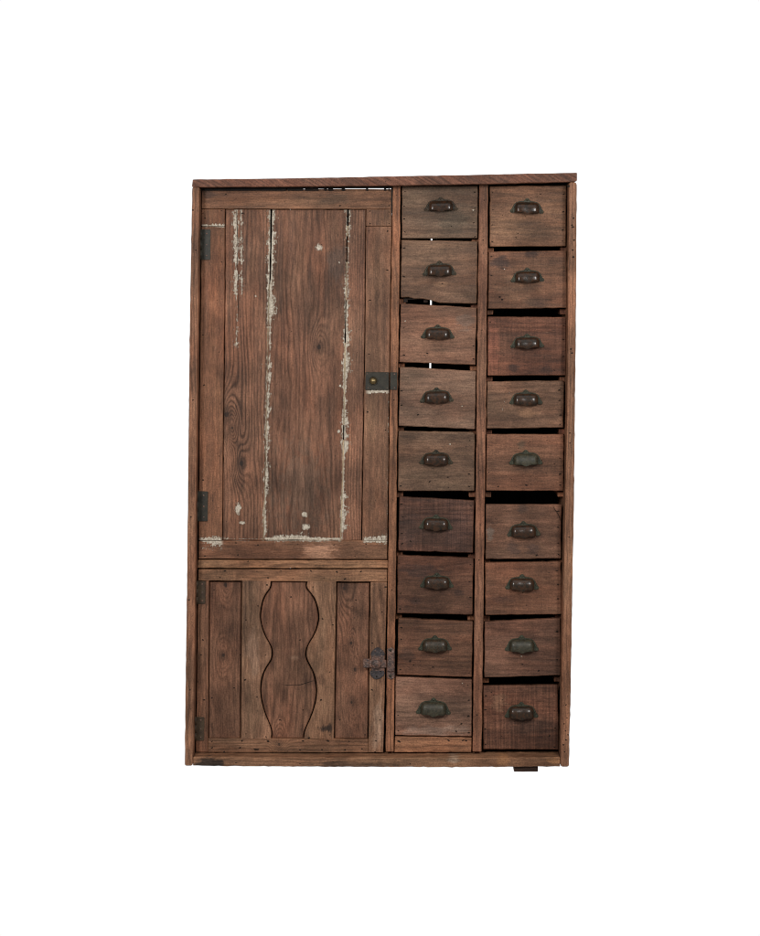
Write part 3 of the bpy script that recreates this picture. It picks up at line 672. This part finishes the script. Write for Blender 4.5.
# cup handle mesh, built about the middle of its lower edge (x right, -y out, z up)
def handle_mesh():
    mb = MB(); k = S
    half = [(-8, .0), (-12.6, .1), (-14.2, -.4), (-16.0, -.3), (-17.0, .9), (-16.8, 2.4), (-15.6, 3.6), (-14.8, 5.2), (-14.0, 7.2), (-12.6, 9.6), (-10.9, 11.2), (-8.6, 12.2), (-5.6, 12.6), (-3.6, 12.9), (-2.6, 13.8), (-1.7, 15.0), (-.7, 15.7)]
    out = half+[(-x, z) for x, z in half[::-1]]
    n = len(out)
    def ring(sc, y):
        return [(x*k*sc, y, (z-6)*k*sc+6*k) for x, z in out]
    V = ring(1., 0.)+ring(1., -.0012)+ring(.965, -.0021)+ring(.90, -.0021)+ring(.86, -.0014)
    F = []
    for r in range(4):
        F += [[r*n+i, r*n+(i+1) % n, (r+1)*n+(i+1) % n, (r+1)*n+i] for i in range(n)]
    F.append([4*n+i for i in range(n)]); 
    mb.add(V, F, lambda v: v, (80, 80, 60), 0, 0, False, 1.)
    for (x, z) in ((-15.1, 1.3), (15.1, 1.3), (0, 13.7)):
        seg = 10; V = [(x*k, -.0034, z*k)]; R = 1.15*k
        for rr, y in ((.6, -.0031), (1., -.0018)):
            V += [(x*k+R*rr*math.cos(i*2*math.pi/seg), y, z*k+R*rr*math.sin(i*2*math.pi/seg)) for i in range(seg)]
        F = [[0, 1+i, 1+(i+1) % seg] for i in range(seg)]+[[1+i, 1+seg+i, 1+seg+(i+1) % seg, 1+(i+1) % seg] for i in range(seg)]
        mb.add(V, F, lambda v: v, (80, 80, 60), 0, 0, True, .8)
    # cup: outer and inner skins joined along the lip
    nu, nv = 36, 16; W2 = 12.4*k; H = 11.2*k; DP = .0165
    def cup(off):
        V = []
        for j in range(nv+1):
            for i in range(nu+1):
                u = -1+2*i/nu; u = math.sin(u*math.pi/2)
                s = max(0., 1-abs(u)**7)**(1/2.4)
                ph = math.pi/2*(1-j/nv*1.08)
                lip = (j/nv)**3
                y = -(DP-off)*s*max(0, math.cos(ph))**.75-.0015
                z = (H-off)*s**.5*(max(0, math.sin(ph))**.72 if ph > 0 else -.0) + .3*k
                droop = max(0., 1-abs(u)/.42)
                droop = droop*droop*(3-2*droop)*1.9*k
                z -= lip*(droop+.2*k)
                V.append(((W2-off)*u, y, z))
        return V
    Vo, Vi = cup(0.), cup(.0016)
    m = (nu+1); base = len(Vo)
    F = []
    for j in range(nv):
        for i in range(nu):
            a = j*m+i
            F.append([a, a+1, a+m+1, a+m]); F.append([base+a, base+a+m, base+a+m+1, base+a+1])
    for i in range(nu):
        a = nv*m+i; F.append([a, a+1, base+a+1, base+a])
    mb.add(Vo+Vi, F, lambda v: v, (60, 50, 40), 0, 0, True, 0.)
    return mb
hb = handle_mesh()
proto = None
runner_rows = []
for i, (c, tint, saw, (hx, ht, hb_), pat) in enumerate(dr):
    c = [(x+.25, y) if x < (440 if i < 9 else 525) else (x-.25, y) for x, y in c]
    Y = .0420+random.uniform(0, .005)
    tilt = (random.uniform(-.03, .03), random.uniform(-.02, .02))
    if i in (14, 12): tilt = (.05, 0)
    mb = MB()
    plate(mb, c, Y, .017, 'h', tint, saw, bev=.0018, jit=.14, step=6, corner=.7, tilt=tilt)
    xl = max(P(c[0][0], 0, Y)[0], P(c[-1][0], 0, Y)[0])+.006; xr = min(P(p[0], 0, Y)[0] for p in c if p[0] > 450+(88 if i > 8 else 0)-20)-.006
    zb_ = P(0, max(p[1] for p in c), Y)[1]+.003; zt_ = P(0, c[0][1], Y)[1]-.034
    yb = .200
    it = (44, 32, 26)  # box wood darkened so the drawer gaps read as shade
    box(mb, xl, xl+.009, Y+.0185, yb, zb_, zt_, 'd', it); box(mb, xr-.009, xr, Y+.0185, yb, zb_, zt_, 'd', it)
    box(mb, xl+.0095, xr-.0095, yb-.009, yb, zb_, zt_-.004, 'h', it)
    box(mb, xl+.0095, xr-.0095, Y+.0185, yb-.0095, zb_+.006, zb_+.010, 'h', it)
    yf = lambda px, py: Y
    L, R = c[0][0], c[1][0]; T, B = c[0][1], c[-1][1]
    for t in (.12, .38, .66, .9):
        if random.random() < .8: nail(mb, L+random.uniform(1.5, 3.2), T+(B-T)*(t+random.uniform(-.04, .04)), Y-.0006, random.uniform(.35, .6), 1.7)
        if random.random() < .8: nail(mb, R-random.uniform(2.6, 4.2), T+2+(B-T)*(t+random.uniform(-.04, .04)), Y-.0006, random.uniform(.35, .6), 1.7)
    for k in range(random.randint(1, 4)): nail(mb, random.uniform(L+8, R-8), B-random.uniform(3, 14), Y-.0006, random.uniform(.3, .7), 1.4)
    if i == 14:
        crack(mb, [(552.6, 505.2), (554.5, 509), (557, 512.5), (559.2, 517), (561.2, 523)], .3, Y+.001)
    if i == 15:
        for k in range(46): nail(mb, random.gauss(502, 10), random.gauss(597, 4.5), Y-.0004, random.uniform(.2, .42))
    if i in (9, 13, 17):
        for k in range(14): nail(mb, random.uniform(L+6, R-6), random.uniform(T+4, B-4), Y-.0004, random.uniform(.2, .4), random.uniform(.8, 2))
    ox, oz = P((L+R)/2, 0, Y)[0], P(0, B, Y)[1]
    d = mb.build('drawer', [M['drawer'], M['nail']], cab, origin=(ox, Y, oz))
    # handle
    x, z = P(hx, hb_-1.4, Y)
    if proto is None:
        h = hb.build('cup_handle', [M['bronze']], d); proto = h
    else:
        h = proto.copy(); col.objects.link(h); h.parent = d
    h.location = (x-ox, -.0006+tilt[0]*(x-ox)+tilt[1]*.0, z-oz)
    sz = (hb_-ht)/17.2; h.scale = (1.0 if i != 8 else 1.03, 1, sz)
    h.rotation_euler = (0, random.uniform(-.03, .03), 0)
    h.color = (pat, .5, .5, 1)
    if i == 13: h['label'] = 'green tarnished cup handle'

# drawer runners: front ends show in the gaps beside the posts
labels = [(0, 1), (1, 2), (2, 3), (3, 4), (4, 5), (5, 6), (6, 7), (7, 8)]
for c0 in (0, 9):
    for k in range(8):
        up, lo = dr[c0+k][0], dr[c0+k+1][0]
        for side in (0, 1):
            yb = up[-1][1] if side == 0 else [p for p in up if p[0] > (450 if c0 == 0 else 540)][-1][1]
            if c0 == 0:
                if side == 0: xa = lerp(A_r, yb)+.15; xb = xa+6.4
                else: xb = lerp(B_l, yb)-.15; xa = xb-7.0
            else:
                if side == 0: xa = lerp(B_r, yb)+.15; xb = xa+6.2
                else: xb = lerp(R_in, yb)-.15; xa = xb-8.0
            hh = random.uniform(5.5, 6.8); sl = random.uniform(-.5, .5)
            mb = MB()
            plate(mb, [(xa, yb+1.1), (xb, yb+1.1+sl*.4), (xb-.2, yb+hh+sl), (xa+.1, yb+hh)], .068, DEP-.071, 'd', random.choice([(128, 88, 66), (116, 80, 62), (104, 70, 56)]), bev=.001, jit=.15, step=3)
            mb.build('drawer_runner', WN, cab)

# strip under the lowest drawer of the first column
mb = MB()
plate(mb, [(395, 736.6), (471.6, 738.2), (471.2, 752.5), (394.2, 752.5)], .045, .018, 'h', (122, 90, 70), bev=.0012, jit=.15, step=5)
for p in ((398.5, 741.2), (399.5, 742), (466, 740.8), (463, 740.5), (448.5, 740.5)): nail(mb, *p, .045, .7, 1.8)
mb.build('kick_board', WN, cab)

# ------------------------------------------------------------------ camera, light, world
cam = bpy.data.cameras.new('camera'); co = bpy.data.objects.new('camera', cam); col.objects.link(co)
co.location = (0, -D, ZH); co.rotation_euler = (math.pi/2, 0, 0)
cam.sensor_fit = 'HORIZONTAL'; cam.sensor_width = 36; cam.lens = 36*D/(760*S)
cam.shift_y = -(468-HY)/760; cam.clip_end = 100; cam.clip_start = .05
sc.camera = co

w = bpy.data.worlds.new('World'); sc.world = w; w.use_nodes = True
nt = w.node_tree; nt.nodes.clear()
tc = nt.nodes.new('ShaderNodeTexCoord'); sp = nt.nodes.new('ShaderNodeSeparateXYZ'); mr = nt.nodes.new('ShaderNodeMapRange')
mr.interpolation_type = 'SMOOTHSTEP'
nt.links.new(tc.outputs['Generated'], sp.inputs[0]); nt.links.new(sp.outputs[1], mr.inputs[0])
mr.inputs[1].default_value = .05; mr.inputs[2].default_value = .35   # white studio wall behind, dim room in front
mr.inputs[3].default_value = .20; mr.inputs[4].default_value = 1.02
bg = nt.nodes.new('ShaderNodeBackground'); bg.inputs[0].default_value = (1, 1, 1, 1)
nt.links.new(mr.outputs[0], bg.inputs[1])
ou = nt.nodes.new('ShaderNodeOutputWorld'); nt.links.new(bg.outputs[0], ou.inputs[0])

def area(name, loc, tgt, sx, sy, rad, colr=(1, 1, 1)):
    l = bpy.data.lights.new(name, 'AREA'); l.shape = 'RECTANGLE'; l.size = sx; l.size_y = sy
    l.energy = rad*sx*sy*math.pi; l.color = colr
    o = bpy.data.objects.new(name, l); col.objects.link(o); o.location = loc
    o.rotation_euler = (Vector(tgt)-Vector(loc)).to_track_quat('-Z', 'Y').to_euler()
area('softbox_left', (-1.15, -2.7, 1.7), (0, 0, .68), .36, .55, 51., (1, .985, .96))
area('softbox_right', (1.15, -2.7, 1.85), (0, 0, .68), .36, .55, 47., (1, .985, .96))
area('overhead_softbox', (0, -1.7, 3.1), (0, 0, .6), 3.2, 1.9, .75)

vs = sc.view_settings; vs.view_transform = 'Standard'; vs.look = 'None'; vs.exposure = 0; vs.gamma = 1; vs.use_curve_mapping = False
sc.cycles.max_bounces = 6
sc.cycles.filter_width = 1.05
